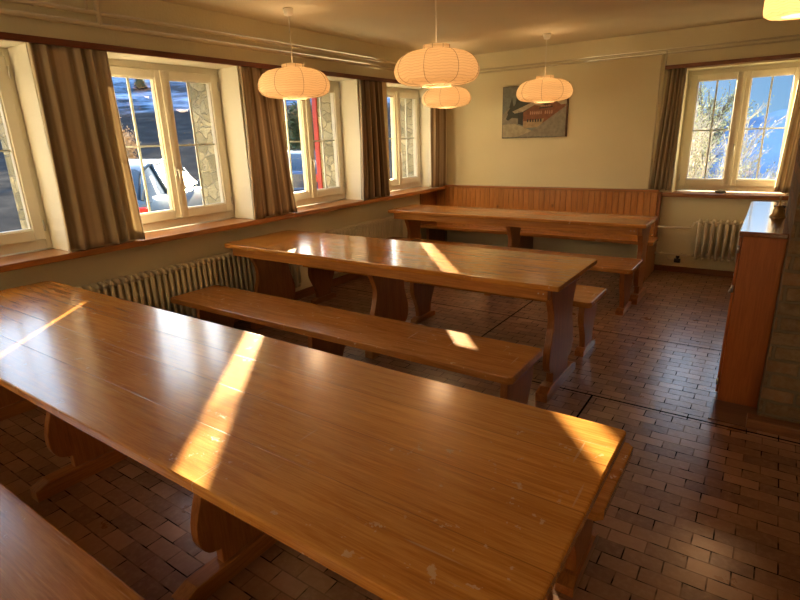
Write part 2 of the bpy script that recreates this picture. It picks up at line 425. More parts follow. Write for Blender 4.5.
wb = structure(wall_with_holes(0,RX,[(BW0,BW1)],0,.26,'x',0,H,.83,2.115).build('wall_back', M['wall']))
wall_with_holes(-.28,RX+.4,[(BW0+.015,BW1-.015)],.261,.6,'x',-.6,3.2,.85,2.10).build('stone_facing', M['stone'], wb, label='rough field stone outside of the wall')
structure(MB().box(RX,RX+.2,RY,.2,0,H).build('wall_right', M['wall']))
structure(MB().box(-.28,RX,RY-.2,RY,0,H).build('wall_front', M['wall']))
structure(MB().box(3.80,RX,-3.35,-1.9,0,H).build('wall_brick', M['brick']))
structure(MB().box(3.755,RX,-3.43,-3.352,.001,.056,bev=.004).build('baseboard_brick', M['skirt']))
structure(MB().box(3.58,3.80,-3.42,-3.162,.0005,.006).build('trim_1', M['plate']))
structure(MB().box(2.69,RX,-.018,-.0005,.001,.066,bev=.003).build('baseboard_back', M['skirt']))
structure(MB().box(-.1195,-.102,RY,-.02,.001,.085,bev=.003).build('baseboard_left', M['skirt_y']))
# curtain boards (red-brown rail above the windows)
structure(MB().box(.052,.075,RY+.01,-.012,2.122,2.160,bev=.003).box(.0005,.052,RY+.01,-.012,2.142,2.160).build('trim_2', M['rail_red']))
structure(MB().box(2.622,5.2,-.075,-.055,2.125,2.162,bev=.003).box(2.622,5.2,-.055,-.0005,2.145,2.162).build('trim_3', M['rail_red_x']))

# ------------------------------------------------------------------ windows
def make_window(n, loc, rz, W, hz0, hz1, sill=True, gz0=1.035, gz1=2.02, handle=True):
    t = structure(empty('window_%d' % n, loc, rz))
    h0, h1 = hz0, hz1
    fr = .035; dep = .065
    mb = MB()
    for a in ((0,fr,h0,h1),(W-fr,W,h0,h1),(fr,W-fr,h0,gz0-.072),(fr,W-fr,gz1+.06,h1)): mb.box(a[0],a[1],0,dep,a[2],a[3],bev=.003)
    mb.build('frame', M['frame'], t)
    mid = W/2
    for k in (0,1):
        a0 = fr+.001 if k == 0 else mid+.003; a1 = mid-.003 if k == 0 else W-fr-.001
        z0 = gz0-.07; z1 = gz1+.058
        gl0 = .100 if k == 0 else mid+.060; gl1 = mid-.060 if k == 0 else W-.100
        sb = MB()
        for q in ((a0,gl0,z0,z1),(gl1,a1,z0,z1),(gl0,gl1,z0,gz0),(gl0,gl1,gz1,z1)): sb.box(q[0],q[1],-.022,.045,q[2],q[3],bev=.004)
        # inner glazing bead
        for q in ((gl0,gl0+.008,gz0,gz1),(gl1-.008,gl1,gz0,gz1),(gl0,gl1,gz0,gz0+.008),(gl0,gl1,gz1-.008,gz1)): sb.box(q[0],q[1],-.008,.03,q[2],q[3])
        s = sb.build('sash', M['frame'], t)
        MB().box(gl0,gl1,.010,.014,gz0,gz1).build('pane', M['glass'], s)
        gm = (gl0+gl1)/2; zm = (gz0+gz1)/2+.005
        MB().box(gm-.008,gm+.008,.0165,.028,gz0,gz1).box(gl0,gl1,.017,.0275,zm-.007,zm+.007).build('glazing_bar', M['muntin'], s)
        hb = MB()
        for zz in (z0+.09, z1-.09):
            xx = a0-.002 if k == 0 else a1+.002
            hb.tube([(xx,-.028,zz-.035),(xx,-.028,zz+.035)],.006,8)
        hb.build('hinge', M['metal'], s)
    # cover strip over the meeting of the two sashes
    MB().box(mid-.017,mid+.017,-.033,-.0225,gz0-.068,gz1+.056,bev=.003).build('cover_strip', M['frame'], t)
    hm = MB().box(mid-.011,mid+.011,-.040,-.0335,1.30,1.37,bev=.003).tube([(mid,-.04,1.345),(mid,-.065,1.345)],.007,8).tube([(mid,-.065,1.352),(mid+.002,-.068,1.30),(mid+.004,-.064,1.245)],[.008,.008,.006],8)
    hm.build('handle', M['metal'], t)
    return t
for i, r in enumerate(LW):
    make_window(i+1, (-.25, r-WW, 0), PI/2, WW, WZ0+.005, WZ1-.002)
make_window(6, (BW0,.2,0), 0, BW1-BW0, .885, 2.11, gz0=1.005, gz1=2.008)
# reveals: paler plaster lining of the openings
def reveal(name, L):
    mb = MB()
    for b in L: mb.box(*b)
    return structure(mb.build(name, M['reveal']))
for i, (a,b) in enumerate(holes):
    reveal('trim_%d' % (10+i), [(-.249,.0012,b-.0015,b,WZ0,WZ1),(-.249,.0012,a,a+.0015,WZ0,WZ1),(-.249,.0012,a,b,WZ1-.0015,WZ1)])
# sills
structure(MB().box(-.249,.055,RY+.01,-.0125,.8535,.894,bev=.004).build('trim_20', M['sill']))
structure(MB().box(2.64,5.2,-.055,.2,.832,.874,bev=.006).build('trim_21', M['sill_x']))

# ------------------------------------------------------------------ tables and benches
def s_profile(w_top, w_belly, w_neck, z_top, z_step, z_bot):
    """half outline (w, z) from top down, mirrored into a trestle board"""
    pts = [(w_top, z_top), (w_top, z_top-.05)]
    for k in range(1,9):
        t = k/9; z = (z_top-.05)+(z_step+.10-(z_top-.05))*t
        pts.append((w_top + (w_belly-w_top)*t - .062*math.sin(PI*t**.85)**2, z))
    for k in range(0,7):
        a = k/6*PI/2
        pts.append((w_neck+.018+(w_belly-w_neck-.018)*math.cos(a), z_step+.10-.095*math.sin(a)))
    pts += [(w_neck+.018, z_step), (w_neck, z_step), (w_neck, z_bot)]
    return pts + [(-a,b) for a,b in pts[::-1]]
def vase_profile(w_top, w_bot, z_top, z_bot):
    pts = [(w_top, z_top), (w_top, z_top-.03)]
    for k in range(1,10):
        t = k/10; z = z_top-.03+(z_bot+.02-(z_top-.03))*t
        pts.append((w_top+(w_bot-w_top)*(t**1.5)+.012*math.sin(PI*2*t), z))
    pts += [(w_bot, z_bot+.02), (w_bot, z_bot)]
    return pts + [(-a,b) for a,b in pts[::-1]]

def make_table(name, x0, x1, y0, y1, xs, m_top, corner=.05, inset=.045):
    cx, cy = (x0+x1)/2, (y0+y1)/2; L = x1-x0; W = y1-y0
    t = empty(name, (cx,cy,0))
    # top with rounded plan corners
    r = corner; pts = []
    for sx, sy, a0 in ((1,1,0),(-1,1,PI/2),(-1,-1,PI),(1,-1,1.5*PI)):
        rr = r if sx < 0 else .012
        for k in range(5):
            a = a0+k/4*PI/2
            pts.append((sx*(L/2-rr)+rr*math.cos(a), sy*(W/2-rr)+rr*math.sin(a)))
    MB().prism(pts, 'z', .718, .75, bev=.005).build('tabletop', m_top, t)
    for sy in (-1,1):
        yy = sy*(W/2-inset)
        MB().box(-L/2+.07, L/2-.075, min(yy,yy-sy*.025), max(yy,yy-sy*.025), .648 if sy < 0 else .676, .7175, bev=.003).build('apron', M['apron'], t)
    hw = min(.245, W/2-.10)
    hw = min(hw, W/2-inset-.065)
    for x in xs:
        p = MB().prism(s_profile(hw, hw-.018, hw-.10, .7175, .14, .075), 'x', x-cx-.021, x-cx+.021, bev=.004).build('trestle', M['leg'], t)
        fh = min(.28, W/2-.09)
        pr = [(-fh,0),(-fh,.052),(-fh+.06,.075),(fh-.06,.075),(fh,.052),(fh,0)]
        MB().prism(pr, 'x', x-cx-.036, x-cx+.036, bev=.004).build('foot', M['foot'], p)
        for sy in (-1,1): MB().box(x-cx-.020, x-cx+.020, sy*(W/2-inset-.045)-.018, sy*(W/2-inset-.045)+.018, .640, .7175, bev=.002).build('cleat', M['apron'], p)
    if inset < .06:
        for dx in (.100,.128): MB().tube([(L/2-dx, -W/2+inset-.001, .685),(L/2-dx, -W/2+inset-.0035, .685)], .004, 8).build('screw', M['metal'], t)
    return t
def make_bench(name, x0, x1, y0, y1, xs, m_top, zt=.425):
    cx, cy = (x0+x1)/2, (y0+y1)/2; L = x1-x0; W = y1-y0
    t = empty(name, (cx,cy,0))
    c = .02; P = [(-L/2+c,-W/2),(L/2-c,-W/2),(L/2,-W/2+c),(L/2,W/2-c),(L/2-c,W/2),(-L/2+c,W/2),(-L/2,W/2-c),(-L/2,-W/2+c)]
    MB().prism(P, 'z', zt-.042, zt, bev=.006).build('seat', m_top, t)
    hw = W/2-.045
    for x in xs:
        p = MB().prism(vase_profile(hw, hw*.55, zt-.043, .05), 'x', x-cx-.02, x-cx+.02, bev=.003).build('leg', M['leg'], t)
        fh = W/2-.06
        pr = [(-fh,0),(-fh,.035),(-fh+.045,.05),(fh-.045,.05),(fh,.035),(fh,0)]
        MB().prism(pr, 'x', x-cx-.032, x-cx+.032, bev=.003).build('foot', M['foot'], p)
    return t
G_T = None
tag(make_table('dining_table', .035, 3.455, -5.89, -5.104, (.085,1.115,2.22,3.33), M['table1'], .06, .13),
    'long orange-brown varnished trestle table nearest the camera, its top scratched and worn', 'table')
tag(make_table('dining_table', .03, 2.836, -3.80, -3.047, (.19,1.44,2.735), M['table2'], .05),
    'middle one of the three long glossy wooden trestle tables, between two benches', 'table')
tag(make_table('dining_table', .09, 2.851, -1.563, -.983, (.27,1.53,2.79), M['table3'], .04),
    'long wooden trestle table furthest back, in front of the panelled wall bench', 'table')
tag(make_bench('bench', .45, 3.05, -6.43, -5.996, (.75,1.9,2.9), M['bench']),
    'wooden bench cut off by the bottom left corner, nearest the camera', 'bench')
tag(make_bench('bench', .35, 3.404, -5.057, -4.613, (.55,1.9,3.29), M['bench']),
    'wooden bench pushed under the nearest table, only its end showing past the table end', 'bench')
tag(make_bench('bench', .02, 2.80, -4.326, -3.895, (.30,1.44,2.745), M['bench']),
    'long wooden bench before the middle table, small sun patch on its seat', 'bench')
tag(make_bench('bench', .08, 2.797, -2.972, -2.545, (.14,1.32,2.725), M['bench']),
    'wooden bench behind the middle table, its right end sticking out past the table', 'bench')
tag(make_bench('bench', .08, 2.838, -1.905, -1.445, (.20,1.5,2.755), M['bench']),
    'long wooden bench in front of the furthest table', 'bench')

# panelled wall bench under the picture
wbn = tag(empty('wall_bench', (1.37,-.4,0)), 'built-in knotty pine wall bench with a tall boarded backrest under the picture', 'bench')
ox, oy = 1.37, -.4
def B(mb, x0,x1,y0,y1,z0,z1,bev=0): return mb.box(x0-ox,x1-ox,y0-oy,y1-oy,z0,z1,bev=bev)
MB().prism([(-.11-ox,-.594-oy),(2.77-ox,-.594-oy),(2.77-ox,-.28-oy),(2.69-ox,-.28-oy),(2.69-ox,-.12-oy),(-.11-ox,-.12-oy)],'z',.385,.425,bev=.005).build('seat', M['bench'], wbn)
pb = MB(); n = 40; x = .03; w = (2.69-.03)/n
for k in range(n): B(pb, .03+k*w+.0018, .03+(k+1)*w-.0018, -.115,-.095,.426,.882,.0035)
B(pb, .03,2.69,-.095,-.085,.426,.882); B(pb, -.11,.03,-.115,-.085,.426,.852)
pb.build('backrest', M['pine'], wbn)
B(MB(), .02,2.70,-.135,-.07,.882,.91,.006).build('top_rail', M['pine_rail'], wbn)
ep = MB(); ep.prism([(-.565-oy,.001),(-.03-oy,.001),(-.03-oy,.882),(-.085-oy,.882),(-.118-oy,.42),(-.118-oy,.384),(-.565-oy,.384)], 'x', 2.6905-ox, 2.722-ox, bev=.003)
ep.build('end_panel', M['leg'], wbn)
B(MB(), 1.28,1.315,-.56,-.12,.001,.384,.003).build('support', M['leg'], wbn)
B(MB(), .0,.035,-.56,-.12,.001,.384,.003).build('support', M['leg'], wbn)
B(MB(), -.118,-.095,-.52,-.12,.427,.85,.003).build('side_board', M['leg'], wbn)

# ------------------------------------------------------------------ radiators and pipes
def make_radiator(name, loc, rz, n, pitch, z0, z1, depth=.10, bk=.0945):
    t = empty(name, loc, rz)
    for k in range(n):
        x = k*pitch; mb = MB()
        for yy in (-depth/2+.014, depth/2-.014):
            mb.tube([(x,yy,z0+.02),(x,yy,z1-.02)],.27*pitch,8)
        mb.tube([(x,-depth/2+.004,z1-.028),(x,-depth/2+.018,z1-.008),(x,0,z1-.002),(x,depth/2-.018,z1-.008),(x,depth/2-.004,z1-.028)],[.013,.017,.018,.017,.013],8)
        mb.tube([(x,-depth/2+.004,z0+.028),(x,-depth/2+.018,z0+.008),(x,0,z0+.002),(x,depth/2-.018,z0+.008),(x,depth/2-.004,z0+.028)],[.013,.017,.018,.017,.013],8)
        mb.build('column', M['rad'], t)
    mb = MB()
    for zz in (z0+.03,z1-.03): mb.tube([(-pitch*.7,0,zz),((n-1)*pitch+pitch*.7,0,zz)],.019,10)
    mb.build('header', M['rad'], t)
    for k in (1, n-2):
        for zz in (z0+.06, z1-.06): MB().tube([((k+.5)*pitch,0,zz),((k+.5)*pitch,bk,zz)],.008,8).build('bracket', M['rad'], t)
    return t
tag(make_radiator('radiator', (-.055,-5.66,0), PI/2, 56, .05, .165, .632, bk=.064), 'long cream column radiator under the windows beside the nearest and middle tables', 'radiator')
tag(make_radiator('radiator', (-.055,-2.40,0), PI/2, 27, .05, .165, .622, bk=.064), 'cream column radiator under the windows between the middle and furthest tables', 'radiator')
tag(make_radiator('radiator', (3.13,-.10,0), 0, 14, .062, .19, .607, bk=.099), 'short cream column radiator under the back window, left of the cabinet', 'radiator')
fp = MB().tube([(2.70,-.10,.512),(3.05,-.10,.512),(3.075,-.10,.577)],.011,8).tube([(2.70,-.10,.215),(3.08,-.10,.215)],.011,8)
fp.tube([(2.835,-.10,.215),(2.84,-.10,.18),(2.87,-.10,.155),(2.93,-.10,.150)],.010,8)
# wall brackets so that the runs are carried by the wall
for x, z in ((2.78,.512),(2.78,.215),(2.98,.215)): fp.tube([(x,-.10,z),(x,-.0005,z)],.006,6)
po = tag(fp.build('radiator_pipe', M['pipe']), 'cream heating pipes running along the wall to the radiator under the back window', 'pipe')
vv = MB().tube([(2.925,-.10,.150),(2.985,-.10,.150)],.024,12).tube([(2.955,-.10,.150),(2.955,-.10,.185)],.012,8).tube([(2.955,-.10,.183),(2.955,-.10,.205)],.019,10)
vv.tube([(2.955,-.10,.15),(2.955,-.0005,.15)],.006,6)
vv.build('valve', M['black'], po, label='black valve')
def clips(mb, pts, d):
    for p in pts: mb.tube([p,(p[0]-d[0],p[1]-d[1],p[2]-d[2])],.008,6)
pl = MB().tube([(.05,RY+.02,2.272),(.05,-.05,2.268)],.016,10)
clips(pl, [(.05,y,2.27) for y in (-8,-6.5,-4.82,-3.2,-1.4,-.3)], (.05,0,0))
pl.tube([(.05,-4.50,H-.001),(.05,-4.50,2.29),(.05,-4.50,2.272)],.017,10)
tag(pl.build('heating_pipe', M['pipe']), 'lower cream pipe along the left wall, joined by a short riser from the ceiling', 'pipe')
pl = MB().tube([(.05,RY+.02,2.342),(.05,-.05,2.335)],.014,10)
clips(pl, [(.05,y,2.339) for y in (-8,-6.5,-4.85,-3.2,-1.4,-.3)], (.05,0,0))
pl.tube([(.05,-4.565,H-.001),(.05,-4.565,2.342)],.008,8)
tag(pl.build('heating_pipe', M['pipe']), 'upper cream pipe along the left wall just below the ceiling', 'pipe')
for dz, r, lab, riser in ((2.318,.008,'upper thin cream pipe along the back wall, turning down beside the curtain',2.615), (2.282,.008,'lower thin cream pipe along the back wall above the picture',2.575)):
    pb = MB().tube([(.07,-.022,dz),(5.2,-.022,dz)],r,8)
    clips(pb, [(x,-.022,dz) for x in (.7,1.6,2.4,3.3,4.2)], (0,-.022,0))
    if riser: pb.tube([(riser,-.022,dz),(riser,-.022,.915)],r,8); clips(pb, [(riser,-.022,z) for z in (1.2,1.8)], (0,-.022,0))
    if riser == 2.615: pass
    tag(pb.build('wall_pipe', M['pipe']), lab, 'pipe')

# ------------------------------------------------------------------ curtains
def make_curtain(name, axis, a_top, a_bot, z0, z1, folds, amp_t, amp_b, m, depth=.03, amp_fn=None, phase=0., seed=1):
    rnd = random.Random(seed); nu, nv = 150, 26
    ph = [rnd.uniform(-.5,.5) for _ in range(6)]
    bm = bmesh.new(); uvl = bm.loops.layers.uv.new('UVMap'); V = []; U = []
    for i in range(nu+1):
        u = i/nu; rowV = []
        a = 2*PI*folds*(u+.02*math.sin(9*u+ph[0])+.012*math.sin(17*u+ph[1]))+phase
        af = amp_fn(u) if amp_fn else 1.0
        for j in range(nv+1):
            v = j/nv; z = z1+(z0-z1)*v
            e0 = a_top[0]+(a_bot[0]-a_top[0])*v**1.4; e1 = a_top[1]+(a_bot[1]-a_top[1])*v**1.4
            amp = (amp_t+(amp_b-amp_t)*v)*af
            d = amp*(math.sin(a+.35*math.sin(3*v+ph[2]))+.28*math.sin(2*a+ph[3]+v))
            s = e0+(e1-e0)*u+.22*amp*math.cos(a)
            d = depth+max(-depth+.004, d)
            zz = z+(.006*math.sin(a*.5+ph[4]) if j == nv else 0)
            rowV.append(bm.verts.new((d, s, zz) if axis == 'y' else (s, -d, zz)))
        V.append(rowV)
    arc = 0
    arcs = [0]
    for i in range(nu):
        arc += (V[i+1][nv//2].co-V[i][nv//2].co).length; arcs.append(arc)
    for i in range(nu):
        for j in range(nv):
            f = bm.faces.new((V[i][j],V[i+1][j],V[i+1][j+1],V[i][j+1])); f.smooth = True
            for lp, (ii,jj) in zip(f.loops, ((i,j),(i+1,j),(i+1,j+1),(i,j+1))): lp[uvl].uv = (arcs[ii], V[ii][jj].co.z)
    me = bpy.data.meshes.new(name); bm.to_mesh(me); bm.free(); me.materials.append(m)
    o = bpy.data.objects.new(name, me); COL.objects.link(o)
    sm = o.modifiers.new('thick','SOLIDIFY'); sm.thickness = .0025
    return o
bunch = lambda u: .25 if .36 < u < .60 else 1.0
def smooth_bunch(u):
    a = 1-.95*min(1,max(0, 1.6*(1-abs(u-.40)/.20))); return a
tag(make_curtain('curtain','y',(-4.945,-4.49),(-4.975,-4.455),.903,2.140,5.2,.023,.045,M['curt1'],.028,smooth_bunch,.3,3), 'tan woven curtain between the two leftmost windows, flat in its middle', 'curtain')
tag(make_curtain('curtain','y',(-3.425,-3.02),(-3.46,-2.91),.903,2.140,5.6,.022,.042,M['curt2'],.030,None,.0,5), 'brown and beige striped curtain hanging behind the left paper lantern', 'curtain')
tag(make_curtain('curtain','y',(-1.885,-1.46),(-1.94,-1.39),.903,2.140,5.6,.022,.038,M['curt3'],.030,None,1.,8), 'darkest brown striped curtain, third along the left wall', 'curtain')
tag(make_curtain('curtain','y',(-.47,-.08),(-.50,-.10),.903,2.140,4.2,.022,.036,M['curt4'],.030,None,2.,11), 'pale striped curtain in the far left corner of the room', 'curtain')
tag(make_curtain('curtain','x',(2.645,2.82),(2.58,2.80),.905,2.143,4,.02,.034,M['curt4'],.030,None,.5,14), 'brown striped curtain at the left side of the back window', 'curtain')
tag(make_curtain('curtain','x',(3.765,4.25),(3.715,4.25),.905,2.143,7,.018,.028,M['curt4'],.030,None,0.,17), 'striped curtain at the right side of the back window, above the brass bell', 'curtain')

# ------------------------------------------------------------------ lamps
def lantern():
    t = empty('pendant_lamp', (0,0,0)); R = .281; Hh = .104
    key = [(.31,1.02),(.40,1.0),(.56,.93),(.72,.80),(.86,.56),(.95,.24),(.995,-.10),(.985,-.42),(.92,-.72),(.80,-.90),(.62,-1.0),(.46,-1.03),(.37,-1.04)]
    prof = [(.088,Hh+.030),(.088,Hh+.014)]
    for i in range(len(key)-1):                      # Catmull-Rom through the outline
        p0, p1, p2, p3 = key[max(i-1,0)], key[i], key[i+1], key[min(i+2,len(key)-1)]
        for q in range(3):
            t_ = q/3; f = [.5*(2*p1[c]+(p2[c]-p0[c])*t_+(2*p0[c]-5*p1[c]+4*p2[c]-p3[c])*t_**2+(3*p1[c]-p0[c]-3*p2[c]+p3[c])*t_**3) for c in (0,1)]
            prof.append((f[0]*R, f[1]*Hh))
    prof += [(.10,-Hh*1.05),(.10,-Hh-.012)]
    sh = MB().lathe(prof, 56).build('shade', M['paper'], t)
    for q in range(8):
        a = 2*PI*q/8+.25
        pts = [((r+.0015)*math.cos(a),(r+.0015)*math.sin(a),z) for r, z in prof]
        MB().tube(pts,.0016,5).build('rib', M['wire'], sh)
    MB().tube([(.1012*math.cos(2*PI*k/40),.1012*math.sin(2*PI*k/40),-Hh-.012) for k in range(40)],.0022,6,closed=True).tube([(-.1,0,-Hh-.012),(.1,0,-Hh-.012)],.0014,5).build('ring', M['wire'], sh)
    MB().tube([(0,0,.10),(0,0,.49)],.0028,8).build('cord', M['white'], t)
    MB().lathe([(0,.0),(.017,.0),(.019,.035),(.012,.05),(0,.052)],20,(0,0,.05)).build('socket', M['white'], t)
    MB().lathe([(0,.470),(.008,.470),(.022,.474),(.030,.480),(.034,.50),(.038,.5245),(0,.5245)],28).build('ceiling_cup', M['white'], t)
    MB().lathe([(0,-.04),(.02,-.034),(.03,-.012),(.028,.01),(.016,.035),(.013,.05),(0,.05)],20).build('bulb', M['bulb'], t)
    return t
LP = lantern(); first = True
def lamp_light(loc, e, r=.085):
    l = bpy.data.lights.new('bulb_light','POINT'); l.energy = e; l.color = (1,.63,.33); l.shadow_soft_size = r
    o = bpy.data.objects.new('bulb_light', l); COL.objects.link(o); o.location = loc; return o
LAMP_E = 3.1; FILL_E = 13
for loc, lab in (((.485,-3.27,1.972),'round paper lantern hanging in front of the window nearest the left wall'),
                 ((1.762,-3.235,1.968),'large ribbed paper lantern hanging at the middle of the photo, above the middle table'),
                 ((.50,-.88,1.965),'small-looking paper lantern partly hidden behind the large one'),
                 ((1.645,-.88,1.955),'paper lantern hanging in front of the picture on the back wall')):
    o = LP if first else copy_tree(LP); first = False
    o.location = loc; tag(o, lab, 'lamp', 'paper lanterns')
    lamp_light((loc[0],loc[1],loc[2]-.055), LAMP_E)
dl = tag(empty('ceiling_lamp', (3.67,-1.62,2.25)), 'cream ceiling lamp cut off by the top right corner of the photo', 'lamp')
MB().lathe([(.09,-.002),(.17,.0),(.195,.02),(.20,.05),(.20,.16),(.17,.20),(.08,.21)],40).build('shade', M['paper'], dl)
MB().lathe([(0,.240),(.05,.240),(.05,.2495),(0,.2495)],24).tube([(0,0,.10),(0,0,.241)],.008,8).build('ceiling_plate', M['white'], dl)
MB().lathe([(0,.05),(.02,.055),(.03,.075),(.025,.10),(0,.11)],20).build('bulb', M['bulb'], dl)
lamp_light((3.67,-1.62,2.32), 6)
for lx, ly, lab in ((1.2,-7.9,'added fill lamp, unseen behind the camera on the window side'),(4.6,-7.6,'added fill lamp, unseen behind the camera on the right')):
    o = tag(copy_tree(dl), lab, 'lamp'); o.location = (lx,ly,2.25); lamp_light((lx,ly,2.20), FILL_E, .18).data.color = (1,.76,.50)  # unseen lamps added behind the camera to brighten the room

# ------------------------------------------------------------------ picture
PX0,PX1,PZ0,PZ1 = .811,1.624,1.491,2.092
def picmats():
    d = dict(sky=(.20,.22,.20),tree=(.05,.055,.04),snow=(.42,.36,.24),snow2=(.27,.24,.19),wood=(.25,.095,.045),dark=(.04,.035,.03),roof=(.45,.38,.27),let=(.55,.30,.20),base=(.42,.30,.17),edge=(.10,.045,.02))
    return {k: plain('picture_'+k, c, .6, noise=.12, nsc=25) for k, c in d.items()}
PM = picmats(); keys = list(PM)
mb = MB(); W_, H_ = PX1-PX0, PZ1-PZ0
mb.box(0,W_,-.026,0,0,H_, keys.index('edge'))
def poly(pts, k, lay):
    vs = [mb.bm.verts.new((x*W_, -.0262-.00025*lay, z*H_)) for x, z in pts]
    f = mb.bm.faces.new(vs); f.material_index = keys.index(k)
e = .006
poly([(e,e),(1-.02,e),(1-.02,1-e),(e,1-e)],'sky',0)
poly([(.006,.46),(.08,.56),(.2,.66),(.2,.3),(.006,.3)],'snow2',1)
poly([(.06,.38),(.09,.47),(.08,.50),(.12,.58),(.11,.60),(.15,.78),(.18,.62),(.21,.66),(.24,.92),(.28,.70),(.33,.73),(.97,.85),(.97,.5),(.5,.3),(.1,.34)],'tree',1.5)
poly([(.01,.28),(.16,.40),(.36,.36),(.36,.30),(.01,.2)],'snow2',2)
poly([(.16,.52),(.44,.66),(.98,.80),(.98,.74),(.62,.60),(.5,.62),(.32,.50),(.2,.48)],'roof',4)
poly([(.335,.49),(.55,.66),(.97,.64),(.97,.2),(.34,.2)],'wood',3)
poly([(.255,.52),(.335,.50),(.335,.24),(.255,.28)],'dark',4)
poly([(.34,.32),(.66,.36),(.62,.2),(.34,.19)],'base',5)
poly([(.01,.02),(.01,.27),(.2,.28),(.33,.22),(.48,.13),(.30,.02)],'snow',7)
poly([(.24,.02),(.48,.13),(.98,.58),(.98,.02)],'snow2',8)
poly([(.6,.63),(.72,.68),(.80,.66),(.70,.60)],'dark',5)
poly([(.84,.66),(.90,.70),(.98,.70),(.98,.61),(.90,.60)],'roof',6)
# illegible lettering and windows on the chalet front
rnd = random.Random(5)
for k in range(11):
    x = .44+k*.032; 
    if k == 6: continue
    poly([(x,.455),(x+.006,.505),(x+.016,.510),(x+.024,.475),(x+.020,.445),(x+.008,.440)],'let',9)
for k in range(6):
    x = .60+k*.026; poly([(x,.575),(x+.018,.577),(x+.018,.61),(x,.608)],'let',9)
poly([(.58,.545),(.78,.565),(.78,.585),(.58,.57)],'dark',9)
for k in range(6):
    x = .40+k*.04; poly([(x,.30),(x+.022,.302),(x+.022,.36),(x,.357)],'dark',9)
tag(mb.build('wall_picture', [PM[k] for k in keys], loc=(PX0,-.001,PZ0)), 'unframed picture of a wooden chalet in snow, hanging on the back wall', 'picture')

# ------------------------------------------------------------------ cabinet, bell, small things
cb = tag(empty('cabinet', (3.70,-2.44,0)), 'tall orange-brown wooden cabinet with a dark glossy top against the brick', 'cabinet')
cx, cy = 3.70, -2.44
def CB(x0,x1,y0,y1,z0,z1,bev=.003): return MB().box(x0-cx,x1-cx,y0-cy,y1-cy,z0,z1,bev=bev)
CB(3.602,3.797,-3.155,-1.73,.001,.972).build('body', M['cab'], cb)
CB(3.583,3.798,-3.17,-1.722,.973,1.0,.005).build('cabinet_top', M['cab_top'], cb)
for y0,y1,ky in ((-3.150,-2.68,-2.72),(-2.675,-2.21,-2.25),(-2.205,-1.735,-2.165)):
    d = CB(3.586,3.601,y0,y1,.05,.965).build('door', M['cab'], cb)
    MB().lathe([(0,.0),(.008,.0),(.006,.010),(.013,.018),(.012,.026),(0,.029)],16).build('knob', M['metal'], d)
    kn = [o for o in COL.objects if o.parent == d][0]; kn.rotation_euler = (0,-PI/2,0); kn.location = (3.586-cx,ky-cy,.55)
hg = MB()
for z in (.90,.68,.12): hg.tube([(3.589-cx,-3.158-cy,z-.02),(3.589-cx,-3.158-cy,z+.02)],.006,8)
hg.build('hinge', M['metal'], cb)
bl = tag(empty('hand_bell', (3.747,-2.54,1.0)), 'small brass hand bell standing on the dark cabinet top', 'bell')
MB().lathe([(.040,0),(.044,.002),(.041,.008),(.033,.018),(.028,.032),(.026,.048),(.022,.060),(.014,.068),(.006,.071),(0,.071)],32).lathe([(.037,.001),(.030,.018),(.024,.045),(.012,.062),(0,.063)],32).build('bell_body', M['brass'], bl)
hp = [(0,0,.070)]+[(0,.0,.070+.006*k) for k in range(1,10)]
MB().tube(hp,[.004,.006,.004,.0065,.004,.0055,.004,.0065,.0075,.003],10).build('handle', M['brass'], bl)
MB().tube([(0,0,.06),(0,0,.014)],.0015,6).lathe([(0,.006),(.005,.009),(.005,.015),(0,.018)],12).build('clapper', M['brass'], bl)
ds = tag(MB().lathe([(0,.0),(.022,.0),(.032,.010),(.036,.018),(.033,.019),(.028,.010),(.02,.004),(0,.004)],36).build('shallow_dish', M['black'], loc=(3.757,-2.12,1.0)), 'shallow black dish on the cabinet top behind the brass bell', 'dish')
st = MB().lathe([(0,0),(.03,.001),(.045,.010),(.040,.022),(.02,.032),(0,.034)],20).build('pebble', M['pebble'], loc=(3.262,.06,.8745))
st.scale = (1.25,.7,1); tag(st, 'dark rounded stone lying on the sill of the back window', 'stone')

# ------------------------------------------------------------------ outside
def rgbmat(name, fn, rough=.9):
    m, nt, b = mat(name); g = N(nt); g.l(fn(g), b.inputs['Base Color']); b.inputs['Roughness'].default_value = rough; b.inputs['Specular IOR Level'].default_value = 0; return m
def terrain_col(g):
    v = g.coord('World', (1,1,1)); gg = g.n('ShaderNodeNewGeometry'); sp = g.n('ShaderNodeSeparateXYZ'); g.l(gg.outputs['Position'], sp.inputs[0])
    asph = g.ramp(g.noise(g.coord('World',(.6,.6,.6)), 1.2, 8, .7), [(.3,(.022,.022,.023)),(.5,(.036,.035,.034)),(.65,(.06,.055,.05)),(.8,(.10,.09,.085))])
    snow = g.ramp(g.noise(g.coord('World',(.12,.12,.35)), 1.0, 8, .7), [(.40,(.02,.035,.045)),(.50,(.11,.16,.23)),(.62,(.45,.53,.63))])  # blue of the shaded hillside is painted into the snow colours
    f = g.ramp(g.math('ADD', g.math('MULTIPLY', g.math('SUBTRACT', sp.outputs['Z'], 1.6), .1), g.math('MULTIPLY', g.noise(g.coord('World',(.15,.15,.15)),1,4), .25)), [(.45,(0,0,0)),(.52,(1,1,1))])
    return g.mix(f, asph, snow)
M['terrain'] = rgbmat('terrain_ground', terrain_col)
CX, CY = 3.68, -6.49
